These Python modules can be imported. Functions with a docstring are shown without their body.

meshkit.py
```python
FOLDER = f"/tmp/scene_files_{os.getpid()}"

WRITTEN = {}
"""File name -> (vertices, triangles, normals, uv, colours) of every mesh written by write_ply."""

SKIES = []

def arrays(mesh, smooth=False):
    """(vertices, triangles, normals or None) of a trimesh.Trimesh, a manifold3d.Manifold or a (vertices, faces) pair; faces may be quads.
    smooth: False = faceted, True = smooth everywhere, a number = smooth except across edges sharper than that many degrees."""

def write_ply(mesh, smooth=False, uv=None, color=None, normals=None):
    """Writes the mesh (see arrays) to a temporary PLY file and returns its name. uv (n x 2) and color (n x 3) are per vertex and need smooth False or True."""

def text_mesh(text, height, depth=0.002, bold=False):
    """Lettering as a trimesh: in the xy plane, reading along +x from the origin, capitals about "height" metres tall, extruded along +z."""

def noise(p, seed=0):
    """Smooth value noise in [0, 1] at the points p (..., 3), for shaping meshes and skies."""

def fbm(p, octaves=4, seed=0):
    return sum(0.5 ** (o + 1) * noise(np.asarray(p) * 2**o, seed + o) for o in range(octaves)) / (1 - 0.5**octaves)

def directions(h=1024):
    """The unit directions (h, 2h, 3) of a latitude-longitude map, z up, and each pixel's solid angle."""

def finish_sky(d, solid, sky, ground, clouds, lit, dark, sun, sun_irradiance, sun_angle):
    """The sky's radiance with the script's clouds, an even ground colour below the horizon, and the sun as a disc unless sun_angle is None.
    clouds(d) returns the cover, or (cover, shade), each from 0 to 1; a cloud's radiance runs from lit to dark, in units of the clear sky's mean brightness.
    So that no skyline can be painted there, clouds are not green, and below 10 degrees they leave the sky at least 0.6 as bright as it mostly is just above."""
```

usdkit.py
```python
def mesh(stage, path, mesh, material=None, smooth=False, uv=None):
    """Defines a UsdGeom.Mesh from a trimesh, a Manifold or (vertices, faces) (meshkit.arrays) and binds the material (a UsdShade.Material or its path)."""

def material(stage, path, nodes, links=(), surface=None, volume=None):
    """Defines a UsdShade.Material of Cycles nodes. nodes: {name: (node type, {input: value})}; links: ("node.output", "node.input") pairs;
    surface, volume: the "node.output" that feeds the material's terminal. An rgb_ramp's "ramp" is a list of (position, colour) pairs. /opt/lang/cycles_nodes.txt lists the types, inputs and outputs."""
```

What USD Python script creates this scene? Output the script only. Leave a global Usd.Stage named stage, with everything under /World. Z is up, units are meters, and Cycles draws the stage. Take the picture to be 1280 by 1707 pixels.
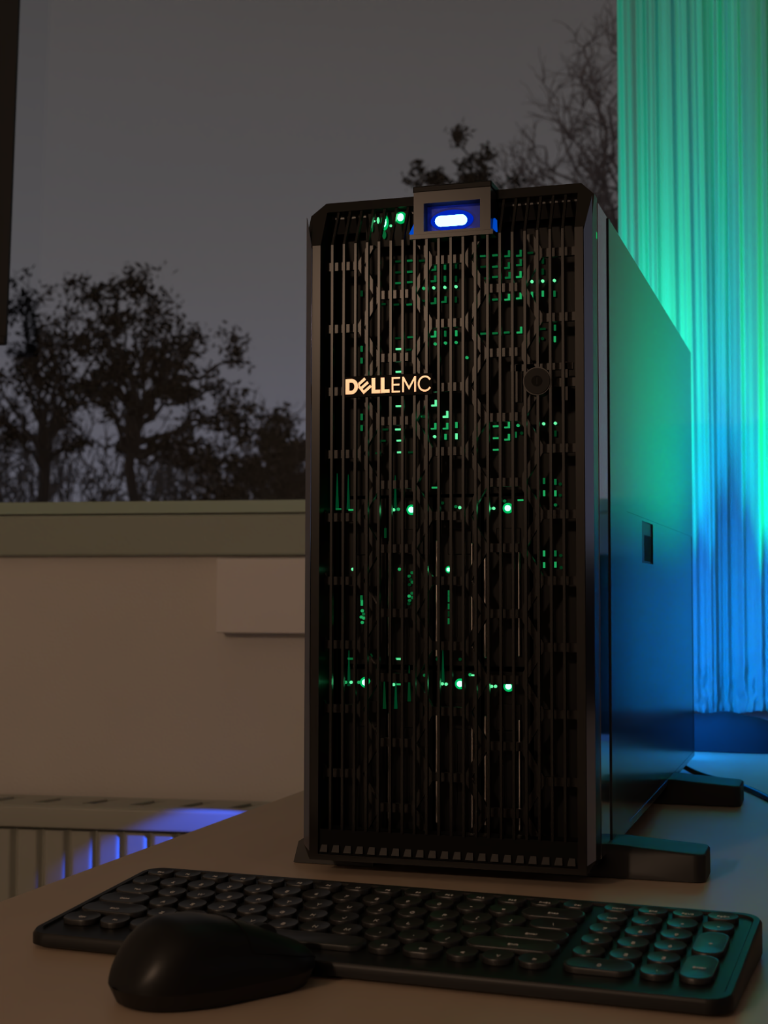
import math, random
import numpy as np, trimesh, usdkit, meshkit
from manifold3d import Manifold, CrossSection, FillRule
from shapely.geometry import Polygon, box as sbox, LineString, Point
from shapely.ops import unary_union
from shapely import affinity
from pxr import Usd, UsdGeom, UsdLux, UsdShade, Gf

# ------------------------------------------------------------------ camera, sky, lights (z = 0 is the desk top)
stage = Usd.Stage.CreateInMemory()
UsdGeom.SetStageUpAxis(stage, 'Z'); UsdGeom.SetStageMetersPerUnit(stage, 1.0)
UsdGeom.Xform.Define(stage, '/World')
CAM = np.array([0.2514, -0.9438, 0.1905]); YAW, PITCH, ROLL, FPX = 0.3014, 0.0552, 0.002, 2435.67
fw = np.array([-math.sin(YAW) * math.cos(PITCH), math.cos(YAW) * math.cos(PITCH), math.sin(PITCH)])
r0 = np.array([math.cos(YAW), math.sin(YAW), 0]); u0 = np.cross(r0, fw)
rt = math.cos(ROLL) * r0 + math.sin(ROLL) * u0; up = -math.sin(ROLL) * r0 + math.cos(ROLL) * u0
cam = UsdGeom.Camera.Define(stage, '/World/camera')
cam.CreateHorizontalApertureAttr(36.0); cam.CreateFocalLengthAttr(FPX / 1280 * 36.0)
cam.CreateFStopAttr(22.0); cam.CreateFocusDistanceAttr(0.985); cam.CreateExposureAttr(0.0)
cam.CreateClippingRangeAttr(Gf.Vec2f(0.02, 500))
cam.AddTransformOp().Set(Gf.Matrix4d(*rt, 0, *up, 0, *(-fw), 0, *CAM, 1))

SKY_LOW, SKY_MID, SKY_TOP = (0.112, 0.110, 0.140), (0.094, 0.088, 0.094), (0.066, 0.060, 0.059)
WARM = (1.0, 0.66, 0.44)
LAMP_POS, LAMP_POWER = (-0.64, -2.0, 0.80), 160.0
GREEN, BLUE = (0.0, 1.0, 0.62), (0.0, 0.22, 1.0)
GREEN_POWER, BLUE_POWER, SPOT_POWER = 105.0, 70.0, 55000.0
BEAM_POWER = 90000.0
SIDE_BLUE, SIDE_GREEN = 120.0, 80.0

def frame_matrix(pos, direction):
    z = -np.asarray(direction, float); z /= np.linalg.norm(z)
    x = np.cross([0, 0, 1.0], z); x = x / np.linalg.norm(x) if np.linalg.norm(x) > 1e-6 else np.array([1.0, 0, 0])
    y = np.cross(z, x)
    return Gf.Matrix4d(*map(float, x), 0, *map(float, y), 0, *map(float, z), 0, *map(float, pos), 1)

def rect_light(path, pos, direction, w, h, color, power):
    l = UsdLux.RectLight.Define(stage, path); l.CreateWidthAttr(w); l.CreateHeightAttr(h)
    l.CreateIntensityAttr(power); l.CreateColorAttr(Gf.Vec3f(*color)); l.AddTransformOp().Set(frame_matrix(pos, direction))
    return l

dome = UsdLux.DomeLight.Define(stage, '/World/sky'); dome.CreateIntensityAttr(1.0)
sky_mat = usdkit.material(stage, '/World/Looks/dusk_sky', {
    't': ('texture_coordinate', {}), 'x': ('separate_xyz', {}),
    'n': ('noise_texture', {'scale': 2.2, 'detail': 3.0}),
    'm': ('math', {'math_type': 'multiply_add', 'value2': 0.10, 'value3': -0.05}), 'a': ('math', {'math_type': 'add'}),
    'r': ('rgb_ramp', {'ramp': [(0, SKY_LOW), (0.10, SKY_LOW), (0.22, SKY_MID), (0.42, SKY_TOP), (1, SKY_TOP)]}),
    'b': ('background_shader', {'strength': 1.0})},
    [('t.generated', 'x.vector'), ('t.generated', 'n.vector'), ('n.fac', 'm.value1'), ('x.z', 'a.value1'), ('m.value', 'a.value2'),
     ('a.value', 'r.fac'), ('r.color', 'b.color')], surface='b.background')
UsdShade.MaterialBindingAPI.Apply(dome.GetPrim()).Bind(sky_mat)

lamp = UsdLux.SphereLight.Define(stage, '/World/room_lamp'); lamp.CreateRadiusAttr(0.06)
lamp.CreateIntensityAttr(LAMP_POWER); lamp.CreateColorAttr(Gf.Vec3f(*WARM))
lamp.AddTransformOp().Set(Gf.Matrix4d().SetTranslate(Gf.Vec3d(*LAMP_POS)))

# ------------------------------------------------------------------ helpers
_used = {}
def path_for(name, parent='/World'):
    k = (str(parent), name); n = _used.get(k, 0); _used[k] = n + 1
    return f'{parent}/{name}' + (f'_{n:03d}' if n else '')

def data(prim, **kw):
    for k, v in kw.items():
        if v: prim.SetCustomDataByKey(k, v)
    return prim

def thing(name, label=None, category=None, loc=(0, 0, 0), rotz=0.0, group=None, kind=None):
    x = UsdGeom.Xform.Define(stage, path_for(name)); x.AddTranslateOp().Set(Gf.Vec3d(*map(float, loc)))
    if rotz: x.AddRotateZOp().Set(float(rotz))
    return data(x.GetPrim(), label=label, category=category, group=group, kind=kind)

def put(name, mesh, mat, parent=None, smooth=False, **kw):
    p = path_for(name, parent.GetPath() if parent is not None else '/World')
    return data(usdkit.mesh(stage, p, mesh, mat, smooth=smooth).GetPrim(), **kw)

def tm(m):
    v, f, _ = meshkit.arrays(m); return trimesh.Trimesh(v, f, process=False)
def cat(ms): return trimesh.util.concatenate([tm(m) for m in ms])
def box(x0, x1, y0, y1, z0, z1): return Manifold.cube([x1 - x0, y1 - y0, z1 - z0]).translate([x0, y0, z0])
def rbox(x0, x1, y0, y1, z0, z1, r):
    pts = []
    for a, b, sx in ((x0, x1, 0),):
        for X, dx in ((x0, 1), (x1, -1)):
            for Y, dy in ((y0, 1), (y1, -1)):
                for Z, dz in ((z0, 1), (z1, -1)):
                    for i in range(3):
                        for j in range(3):
                            ph, th = math.pi / 4 * i, math.pi / 4 * j
                            d = np.array([math.sin(ph) * math.cos(th), math.sin(ph) * math.sin(th), math.cos(ph)])
                            pts.append([X + dx * r * (1 - d[0]), Y + dy * r * (1 - d[1]), Z + dz * r * (1 - d[2])])
    return Manifold.hull_points(np.array(pts))
def ext_y(poly, y0, y1):      # polygon in (x, z) drawn along y
    return CrossSection([poly] if not hasattr(poly, 'to_polygons') else poly.to_polygons(), FillRule.EvenOdd).extrude(y1 - y0).rotate([90, 0, 0]).translate([0, y1, 0])
def ext_x(poly, x0, x1):      # polygon in (y, z) drawn along x
    m = np.array([[0, 0, 1, x0], [1, 0, 0, 0], [0, 1, 0, 0]], float)
    return CrossSection([poly], FillRule.NonZero).extrude(x1 - x0).transform(m)
def ext_z(poly, z0, z1): return CrossSection([poly], FillRule.NonZero).extrude(z1 - z0).translate([0, 0, z0])
def cyl_y(x, z, r, y0, y1, n=24): return Manifold.cylinder(y1 - y0, r, r, n).rotate([90, 0, 0]).translate([x, y1, z])
def bar2(p, q, w, y0, y1):    # a bar between two (x, z) points
    p, q = np.array(p, float), np.array(q, float); d = (q - p) / np.linalg.norm(q - p); n = np.array([-d[1], d[0]]) * w / 2
    return ext_y([tuple(p - n), tuple(q - n), tuple(q + n), tuple(p + n)], y0, y1)
def from_shapely(g):
    out = []
    for p in getattr(g, 'geoms', [g]):
        out.append(list(p.exterior.coords)[:-1]); out += [list(i.coords)[:-1] for i in p.interiors]
    return CrossSection(out, FillRule.EvenOdd)
def tube(points, radii, sides=6):
    p = np.asarray(points, float); t = np.gradient(p, axis=0); t /= np.linalg.norm(t, axis=1, keepdims=True) + 1e-12
    a = np.cross(t, np.where(np.abs(t[:, 2:]) < 0.9, [0, 0, 1.0], [1.0, 0, 0])); a /= np.linalg.norm(a, axis=1, keepdims=True) + 1e-12
    b, ang = np.cross(t, a), np.arange(sides) * 2 * np.pi / sides
    v = p[:, None] + np.broadcast_to(radii, (len(p),))[:, None, None] * (np.cos(ang)[None, :, None] * a[:, None] + np.sin(ang)[None, :, None] * b[:, None])
    i, j = np.meshgrid(np.arange(len(p) - 1), np.arange(sides), indexing='ij')
    q = np.stack([i * sides + j, i * sides + (j + 1) % sides, (i + 1) * sides + (j + 1) % sides, (i + 1) * sides + j], -1).reshape(-1, 4)
    v = v.reshape(-1, 3); n = len(v); v = np.vstack([v, p[:1], p[-1:]])
    f = [q[:, [0, 1, 2]], q[:, [0, 2, 3]]]; k = np.arange(sides); last = (len(p) - 1) * sides
    f += [np.stack([np.full(sides, n), (k + 1) % sides, k], 1), np.stack([np.full(sides, n + 1), last + k, last + (k + 1) % sides], 1)]
    return v, np.vstack(f)
def join_vf(parts):
    V, F, n = [], [], 0
    for v, f in parts: V.append(v); F.append(f + n); n += len(v)
    return np.vstack(V), np.vstack(F)
def smooth_line(pts, n=40):
    from scipy.interpolate import CubicSpline
    pts = np.asarray(pts, float); t = np.r_[0, np.cumsum(np.linalg.norm(np.diff(pts, axis=0), axis=1))]
    return CubicSpline(t, pts)(np.linspace(0, t[-1], n))

# ------------------------------------------------------------------ materials
LK = '/World/Looks/'
def pbr(name, color, rough=0.5, metallic=0.0, spec=0.5, grain=None, bump=None, coat=0.0):
    nodes = {'p': ('principled_bsdf', {'base_color': color, 'roughness': rough, 'metallic': metallic, 'specular_ior_level': spec, 'coat_weight': coat})}
    links = []
    if grain or bump: nodes['t'] = ('texture_coordinate', {})
    if grain:
        c2, scale = grain[:2]; st = grain[2] if len(grain) > 2 else (1, 1, 1)
        nodes |= {'mp': ('mapping', {'scale': st}), 'n': ('noise_texture', {'scale': scale, 'detail': 4.0}),
                  'r': ('rgb_ramp', {'ramp': [(0.3, color), (0.7, c2)]})}
        links += [('t.object', 'mp.vector'), ('mp.vector', 'n.vector'), ('n.fac', 'r.fac'), ('r.color', 'p.base_color')]
    if bump:
        nodes |= {'bn': ('noise_texture', {'scale': bump[0], 'detail': 3.0}), 'b': ('bump', {'strength': bump[1], 'distance': bump[2]})}
        links += [('t.object', 'bn.vector'), ('bn.fac', 'b.height'), ('b.normal', 'p.normal')]
    return usdkit.material(stage, LK + name, nodes, links, surface='p.BSDF')
def glow(name, color, strength):
    return usdkit.material(stage, LK + name, {'e': ('emission', {'color': color, 'strength': strength})}, [], surface='e.emission')

M_WALL = pbr('wall_paint', (0.72, 0.69, 0.66), 0.75, grain=((0.69, 0.66, 0.63), 5.0), bump=(260.0, 0.25, 0.002))
M_CEIL = pbr('ceiling_paint', (0.75, 0.73, 0.70), 0.8)
M_FLOOR = pbr('floor_lino', (0.22, 0.20, 0.18), 0.5, grain=((0.18, 0.165, 0.15), 9.0))
M_SILL = pbr('window_paint', (0.37, 0.50, 0.41), 0.45)
M_APRON = pbr('parapet_paint', (0.35, 0.40, 0.34), 0.5, bump=(120.0, 0.15, 0.002))
M_DARK = pbr('dark_blind_cloth', (0.018, 0.019, 0.022), 0.7)
M_RAD = pbr('radiator_enamel', (0.42, 0.43, 0.38), 0.45)
M_RADDARK = pbr('radiator_inside', (0.02, 0.02, 0.02), 0.8)
M_BOXP = pbr('pale_box_plastic', (0.78, 0.75, 0.75), 0.5)
M_DESK = pbr('desk_laminate', (0.54, 0.42, 0.315), 0.42, grain=((0.49, 0.37, 0.27), 16.0, (1, 0.12, 1)))
M_DESKEDGE = pbr('desk_edge', (0.42, 0.34, 0.27), 0.5)
M_STEEL = pbr('desk_steel', (0.30, 0.30, 0.30), 0.4, 0.6)
M_BEZEL = pbr('bezel_plastic', (0.011, 0.010, 0.009), 0.27, spec=0.27)
M_LATT = pbr('lattice_plastic', (0.013, 0.011, 0.010), 0.27, spec=0.27)
M_RAIL = pbr('rail_gloss', (0.30, 0.32, 0.40), 0.10, 1.0)
M_CAVITY = pbr('cavity_black', (0.004, 0.004, 0.004), 0.55, spec=0.1)
M_PLATE = pbr('plate_black', (0.005, 0.005, 0.005), 0.45, spec=0.15)
M_CARRIER = pbr('carrier_black', (0.005, 0.005, 0.005), 0.35, spec=0.15)
M_HANDLE = pbr('carrier_steel', (0.85, 0.78, 0.73), 0.30, 1.0)
M_SIDE = pbr('side_paint', (0.026, 0.030, 0.032), 0.17, spec=0.45)
M_CHASSIS = pbr('chassis_paint', (0.020, 0.020, 0.021), 0.3)
M_FLANGE = pbr('flange_steel', (0.66, 0.66, 0.76), 0.07, 1.0)
M_FOOT = pbr('foot_plastic', (0.012, 0.012, 0.012), 0.5)
M_LOGO = pbr('logo_silver', (0.60, 0.42, 0.32), 0.32, 1.0)
M_HOUSE = pbr('housing_plastic', (0.013, 0.012, 0.014), 0.27, spec=0.27)
M_BLUE_SPILL = pbr('blue_spill', (0.06, 0.09, 0.55), 0.4, spec=0.1)
M_KEYB = pbr('keyboard_case', (0.006, 0.006, 0.006), 0.42, spec=0.3)
M_KEY = pbr('key_plastic', (0.015, 0.015, 0.015), 0.36, spec=0.6)
M_LEG = pbr('key_print', (0.62, 0.60, 0.58), 0.6)
M_MOUSE = pbr('mouse_shell', (0.005, 0.005, 0.005), 0.38, spec=0.3)
M_MOUSE2 = pbr('mouse_base', (0.006, 0.006, 0.006), 0.55)
M_BAG = pbr('bag_cloth', (0.012, 0.014, 0.022), 0.85, bump=(400.0, 0.3, 0.001))
M_BLOCKER = pbr('blocker_black', (0.004, 0.004, 0.004), 0.6, spec=0.2)
M_CABLE = pbr('cable_rubber', (0.008, 0.008, 0.009), 0.5)
M_LAMPCASE = pbr('lamp_case', (0.02, 0.02, 0.02), 0.5)
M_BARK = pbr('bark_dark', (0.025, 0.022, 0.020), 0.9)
M_BARK2 = pbr('bark_brown', (0.20, 0.16, 0.145), 0.9)
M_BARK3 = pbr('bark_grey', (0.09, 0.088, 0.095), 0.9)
M_GROUND = pbr('winter_grass', (0.06, 0.065, 0.05), 0.9, grain=((0.04, 0.045, 0.03), 2.0))
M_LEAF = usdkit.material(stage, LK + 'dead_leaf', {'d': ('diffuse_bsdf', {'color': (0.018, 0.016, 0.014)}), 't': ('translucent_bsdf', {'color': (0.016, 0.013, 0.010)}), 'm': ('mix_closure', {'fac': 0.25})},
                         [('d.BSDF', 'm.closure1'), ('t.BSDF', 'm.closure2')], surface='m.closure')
M_GLASS = usdkit.material(stage, LK + 'window_glass', {'f': ('fresnel', {'IOR': 1.28}), 't': ('transparent_bsdf', {'color': (0.96, 0.97, 0.97)}), 'g': ('glossy_bsdf', {'roughness': 0.0, 'color': (1, 1, 1)}), 'm': ('mix_closure', {})},
                          [('f.fac', 'm.fac'), ('t.BSDF', 'm.closure1'), ('g.BSDF', 'm.closure2')], surface='m.closure')
M_CURTAIN = usdkit.material(stage, LK + 'curtain_fabric', {
    'tc': ('texture_coordinate', {}), 'mp': ('mapping', {'scale': (1, 1, 0.02)}), 'n': ('noise_texture', {'scale': 900.0, 'detail': 2.0}), 'b': ('bump', {'strength': 0.2, 'distance': 0.001}),
    'd': ('diffuse_bsdf', {'color': (0.34, 0.74, 0.70)}), 't': ('translucent_bsdf', {'color': (0.30, 0.68, 0.66)}), 'm': ('mix_closure', {'fac': 0.30})},  # aqua tint put into the cloth against the room lamp's warm tone
    [('tc.object', 'mp.vector'), ('mp.vector', 'n.vector'), ('n.fac', 'b.height'), ('b.normal', 'd.normal'), ('d.BSDF', 'm.closure1'), ('t.BSDF', 'm.closure2')], surface='m.closure')
LED_G = (0.03, 1.0, 0.26)
M_LED = {'0': glow('led_faint', LED_G, 0.028), '1': glow('led_dim', LED_G, 0.115), '2': glow('led_mid', (0.04, 1.0, 0.28), 0.34), '3': glow('led_bright', (0.16, 1.0, 0.42), 0.95),
         'B': glow('led_core', (0.12, 1.0, 0.35), 7.0), 'halo': glow('led_halo', (0.0, 1.0, 0.22), 0.45), 's': glow('reflection_streak', (0.0, 1.0, 0.3), 0.04)}
M_BLUE_CORE = glow('status_core', (0.10, 0.32, 1.0), 9.0)
M_BLUE_GLOW = glow('status_glow', (0.0, 0.04, 1.0), 0.45)
M_GREENEMIT = glow('bar_green', GREEN, 1.5)
M_BLUEEMIT = glow('bar_blue', BLUE, 1.5)

# ------------------------------------------------------------------ room shell
WA = math.radians(7); WX = np.array([math.cos(WA), math.sin(WA), 0]); WN = np.array([math.sin(WA), -math.cos(WA), 0]); W0 = np.array([0, 1.036, 0])
FLOOR, CEIL = -0.74, 2.10
def wall_pt(s, n, z): return W0 + s * WX + n * WN + np.array([0, 0, z])
def wall_m(m):   # a shape drawn with x along the back wall, y into the room (n), z up
    return m.transform(np.array([[WX[0], WN[0], 0, W0[0]], [WX[1], WN[1], 0, W0[1]], [0, 0, 1, 0]], float))
def wbox(s0, s1, n0, n1, z0, z1): return wall_m(box(s0, s1, n0, n1, z0, z1))
S = dict(kind='structure')
XL, XR, YF = -2.3, 3.5, -3.4
WIN = (-1.55, 2.7, 0.306, 1.66)
wb = put('wall_back', (box(XL - 0.4, XR + 0.4, 0, 0.26, FLOOR, CEIL) - box(WIN[0], WIN[1], -0.5, 0.5, WIN[2], WIN[3])), M_WALL, **S)
UsdGeom.Xformable(wb).AddTranslateOp().Set(Gf.Vec3d(*map(float, W0))); UsdGeom.Xformable(wb).AddRotateZOp().Set(7.0)
W2 = (-3.2, 0.9, 0.29, 1.66)
put('wall_right', box(XR, XR + 0.25, YF - 0.2, 2.0, FLOOR, CEIL) - box(XR - 1, XR + 1, W2[0], W2[1], W2[2], W2[3]), M_WALL, **S)
put('wall_left', box(XL - 0.15, XL, YF - 0.2, 1.2, FLOOR, CEIL), M_WALL, **S)
put('wall_front', box(XL - 0.2, XR + 0.3, YF - 0.15, YF, FLOOR, CEIL), M_WALL, **S)
put('floor', box(XL - 0.2, XR + 0.3, YF - 0.2, 1.9, FLOOR - 0.1, FLOOR), M_FLOOR, **S)
put('ceiling', box(XL - 0.2, XR + 0.3, YF - 0.2, 1.9, CEIL, CEIL + 0.1), M_CEIL, **S)
# window over the parapet
w1 = thing('window_1', kind='structure')
F_N0, F_N1 = -0.05, 0.012
put('bottom_rail', wbox(WIN[0], WIN[1], F_N0, F_N1, 0.303, 0.3200), M_SILL, w1)
put('top_rail', wbox(WIN[0], WIN[1], F_N0, F_N1, WIN[3] - 0.05, WIN[3]), M_SILL, w1)
for s in (WIN[0], 0.62, WIN[1] - 0.05): put('mullion', wbox(s, s + 0.05, F_N0, F_N1, 0.32, WIN[3] - 0.05), M_SILL, w1)
for a, b in ((WIN[0] + 0.05, 0.62), (0.67, WIN[1] - 0.05)): put('pane', wbox(a, b, -0.030, -0.024, 0.32, WIN[3] - 0.05), M_GLASS, w1)
put('trim_1', wall_m(rbox(XL, 2.7, 0.0005, 0.016, 0.2425, 0.3003, 0.003)), M_APRON, **S)
put('added_trim_2', box(XR - 0.02, XR - 0.0005, W2[0] - 0.8, W2[1] + 0.3, FLOOR + 0.0005, W2[2] - 0.004), M_DARK, **S)  # dark cladding added out of view to blacken the low bevel reflection
w2 = thing('window_2', kind='structure')
for y in (W2[0], W2[1] - 0.05): put('mullion', box(XR + 0.04, XR + 0.10, y, y + 0.05, W2[2], W2[3]), M_SILL, w2)
for z in (W2[2], W2[3] - 0.05): put('rail', box(XR + 0.04, XR + 0.10, W2[0] + 0.05, W2[1] - 0.05, z, z + 0.05), M_SILL, w2)
put('pane', box(XR + 0.06, XR + 0.066, W2[0] + 0.05, W2[1] - 0.05, W2[2] + 0.05, W2[3] - 0.05), M_GLASS, w2)
put('lawn', box(-60, 60, 2.5, 90, -3.6, -3.5), M_GROUND, **S)

# dark blind hanging at the window's left end
db = thing('hanging_blind', 'dark cloth blind hanging down over the left end of the window', 'blind', wall_pt(-1.07, 0.022, 0))
a = math.radians(0.7)
pl = [(-0.2, 0.562), (0.1645, 0.556), (0.1770, 1.10), (0.1870, 1.58), (-0.2, 1.58)]
put('cloth', ext_y(pl, -0.006, 0.0).rotate([0, 0, 7]), M_DARK, db)
put('bottom_bar', rbox(-0.2, 0.1640, -0.009, 0.003, 0.548, 0.562, 0.003).rotate([0, 0, 7]), M_DARK, db)
put('head_rail', rbox(-0.2, 0.186, -0.02, 0.02, 1.58, 1.62, 0.004).rotate([0, 0, 7]), M_DARK, db)

# pale box on the wall under the window
pb = thing('wall_box', 'pale flat rectangular box fixed on the wall just under the window ledge', 'wall box', wall_pt(-0.585, 0, 0))
put('cover', rbox(0, 0.46, -0.034, -0.0005, 0.134, 0.238, 0.003).rotate([0, 0, 7]), M_BOXP, pb, smooth=40)
put('back_plate', box(0.004, 0.456, -0.0005, 0.0, 0.138, 0.236).rotate([0, 0, 7]), M_BOXP, pb)

# radiator
rd = thing('radiator', 'long grey panel radiator with slotted top below the window', 'radiator', wall_pt(-0.72, 0, 0), 7.0)
RL, RR = -0.95, 0.52
top = box(RL, RR, -0.116, -0.022, -0.1005, -0.0975)
slots = [box(x - 0.010, x + 0.010, -0.088, -0.042, -0.2, 0).transform(np.array([[1, 0.45, 0, 0.03], [0, 1, 0, 0], [0, 0, 1, 0]], float)) for x in np.arange(-0.86, 0.5, 0.0690) + 0.014]
for s in slots: top = top - s
put('top_grille', top, M_RAD, rd)
ys = np.linspace(RL, RR, 900)
prof = -0.113 + 0.009 * np.exp(-((((ys - 0.012) / 0.0383) % 1.0 - 0.5) / 0.10) ** 2)
poly = [(float(x), float(y)) for x, y in zip(ys, prof)] + [(RR, -0.095), (RL, -0.095)]
put('front_panel', ext_z(poly, -0.66, -0.131), M_RAD, rd, smooth=30)
put('top_edge', rbox(RL, RR, -0.119, -0.109, -0.1275, -0.0985, 0.004), M_RAD, rd, smooth=40)
put('rear_panel', box(RL, RR, -0.028, -0.022, -0.66, -0.102), M_RAD, rd)
put('fins', cat([box(x, x + 0.002, -0.094, -0.03, -0.64, -0.13) for x in np.arange(RL + 0.02, RR - 0.02, 0.03)]), M_RADDARK, rd)
for x in (RL, RR - 0.003): put('side_cover', box(x, x + 0.003, -0.116, -0.022, -0.66, -0.1005), M_RAD, rd)
for x in (RL + 0.25, RR - 0.25):
    put('wall_bracket', box(x, x + 0.03, -0.022, 0.0, -0.62, -0.12), M_RAD, rd)

# ------------------------------------------------------------------ desk
dk = thing('desk', 'pale wood laminate desk carrying the tower, keyboard and mouse', 'desk')
DX0, DX1, DY0, DY1 = -0.2455, 1.45, -0.62, 0.955
put('tabletop', rbox(DX0, DX1, DY0, DY1, -0.026, 0.0, 0.0012), M_DESK, dk)
put('edge_band', box(DX0 - 0.0005, DX0, DY0 + 0.002, DY1 - 0.002, -0.0245, -0.0015), M_DESKEDGE, dk)
for x in (DX0 + 0.06, DX1 - 0.11):
    for y in (DY0 + 0.06, DY1 - 0.11): put('leg', rbox(x, x + 0.05, y, y + 0.05, FLOOR, -0.026, 0.003), M_STEEL, dk)
for y in (DY0 + 0.07, DY1 - 0.10): put('cross_beam', box(DX0 + 0.11, DX1 - 0.11, y, y + 0.03, -0.075, -0.026), M_STEEL, dk)

# ------------------------------------------------------------------ tower server
sv = thing('server_tower', 'black tower server with slatted front, green indicator lights and blue status light', 'computer')
ZB, ZT = 0.0097, 0.465
C1, C2, BD = 0.0056, 0.0040, 0.0245
outline = [(-0.1 + 0.0055, ZB), (0.1 - 0.0055, ZB), (0.1, ZB + 0.009), (0.1, ZT - 0.0095), (0.1 - 0.0095, ZT), (-0.1 + 0.0095, ZT), (-0.1, ZT - 0.0095), (-0.1, ZB + 0.009)]
KZ = 0.4310
def bezel_trim(m, dy=0.0):
    ln, lt = math.hypot(C1, C2), math.hypot(0.034, 0.0174)
    for s in (1, -1): m = m.trim_by_plane([-s * C2 / ln, C1 / ln, 0], -C2 * (0.1 - C1) / ln)
    return m.trim_by_plane([0, 0.034 / lt, -0.0174 / lt], -0.0174 * KZ / lt)
OP = (-0.0885, 0.0888, 0.0136, 0.4575)
bez = bezel_trim(ext_y(outline, 0, BD)) - ext_y([(OP[0], OP[2]), (OP[1], OP[2]), (OP[1], OP[3]), (OP[0], OP[3])], -0.1, 0.1)
rail_r = bez ^ box(0.1 - C1 + 0.0001, 0.2, -0.1, 0.1, -1, 1)
put('bezel', bez, M_BEZEL, sv)
# glossy bevel strip on the right edge of the bezel
strip = [(0.1 - C1 + 0.0002, -0.0001), (0.1 - 0.0003, C2 - 0.0003)]
dvec = np.array([C2, -C1]) / math.hypot(C1, C2) * 0.0006
def bevel_strip(sx):
    pts = []
    for (x, y), (z0, z1) in ((strip[0], (ZB + 0.006, KZ - 0.002)), (strip[1], (ZB + 0.0095, ZT - 0.013))):
        for z in (z0, z1):
            pts += [(sx * x, y + 0.0002, z), (sx * (x + dvec[0]), y + dvec[1] + 0.0002, z)]
    return Manifold.hull_points(np.array(pts))
put('bevel_strip', bevel_strip(1), M_RAIL, sv, label='glossy bevelled strip along the edge of the front')
put('bevel_strip', bevel_strip(-1), M_RAIL, sv)
# slats
sl = [(0.0006, 0.0300), (0.0006, KZ), (0.0006 + 0.0134, 0.4573), (0.0180, 0.4573), (0.0042, KZ + 0.002), (0.0042, 0.0300)]
SLX = [-0.0801 + 0.00846 * k for k in range(20)]
sl_cut = [(0.0006, 0.0300), (0.0006, 0.4303), (0.0042, 0.4303), (0.0042, 0.0300)]
for x in SLX: put('slat', ext_x(sl_cut if -0.0245 < x < 0.0345 else sl, x - 0.00085, x + 0.00085), M_BEZEL, sv)
# bottom lip with a small wedge in each gap
put('bottom_lip', box(OP[0], OP[1], 0.006, 0.0235, 0.0150, 0.0235 + 0.006), M_PLATE, sv)
put('bottom_lip_face', box(OP[0], OP[1], 0.0022, 0.006, 0.0137, 0.0302), M_CAVITY, sv)
for k in range(21):
    x = -0.0845 + 0.00846 * k
    put('vent_tooth', Manifold.hull_points(np.array([(x - 0.0027, -0.0004, 0.0152), (x + 0.0027, -0.0004, 0.0152), (x - 0.0018, 0.0015, 0.0198), (x + 0.0022, 0.0015, 0.0198),
                                                      (x - 0.0027, 0.004, 0.0152), (x + 0.0027, 0.004, 0.0152), (x - 0.0018, 0.004, 0.0198), (x + 0.0022, 0.004, 0.0198)])), M_LATT, sv)
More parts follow.
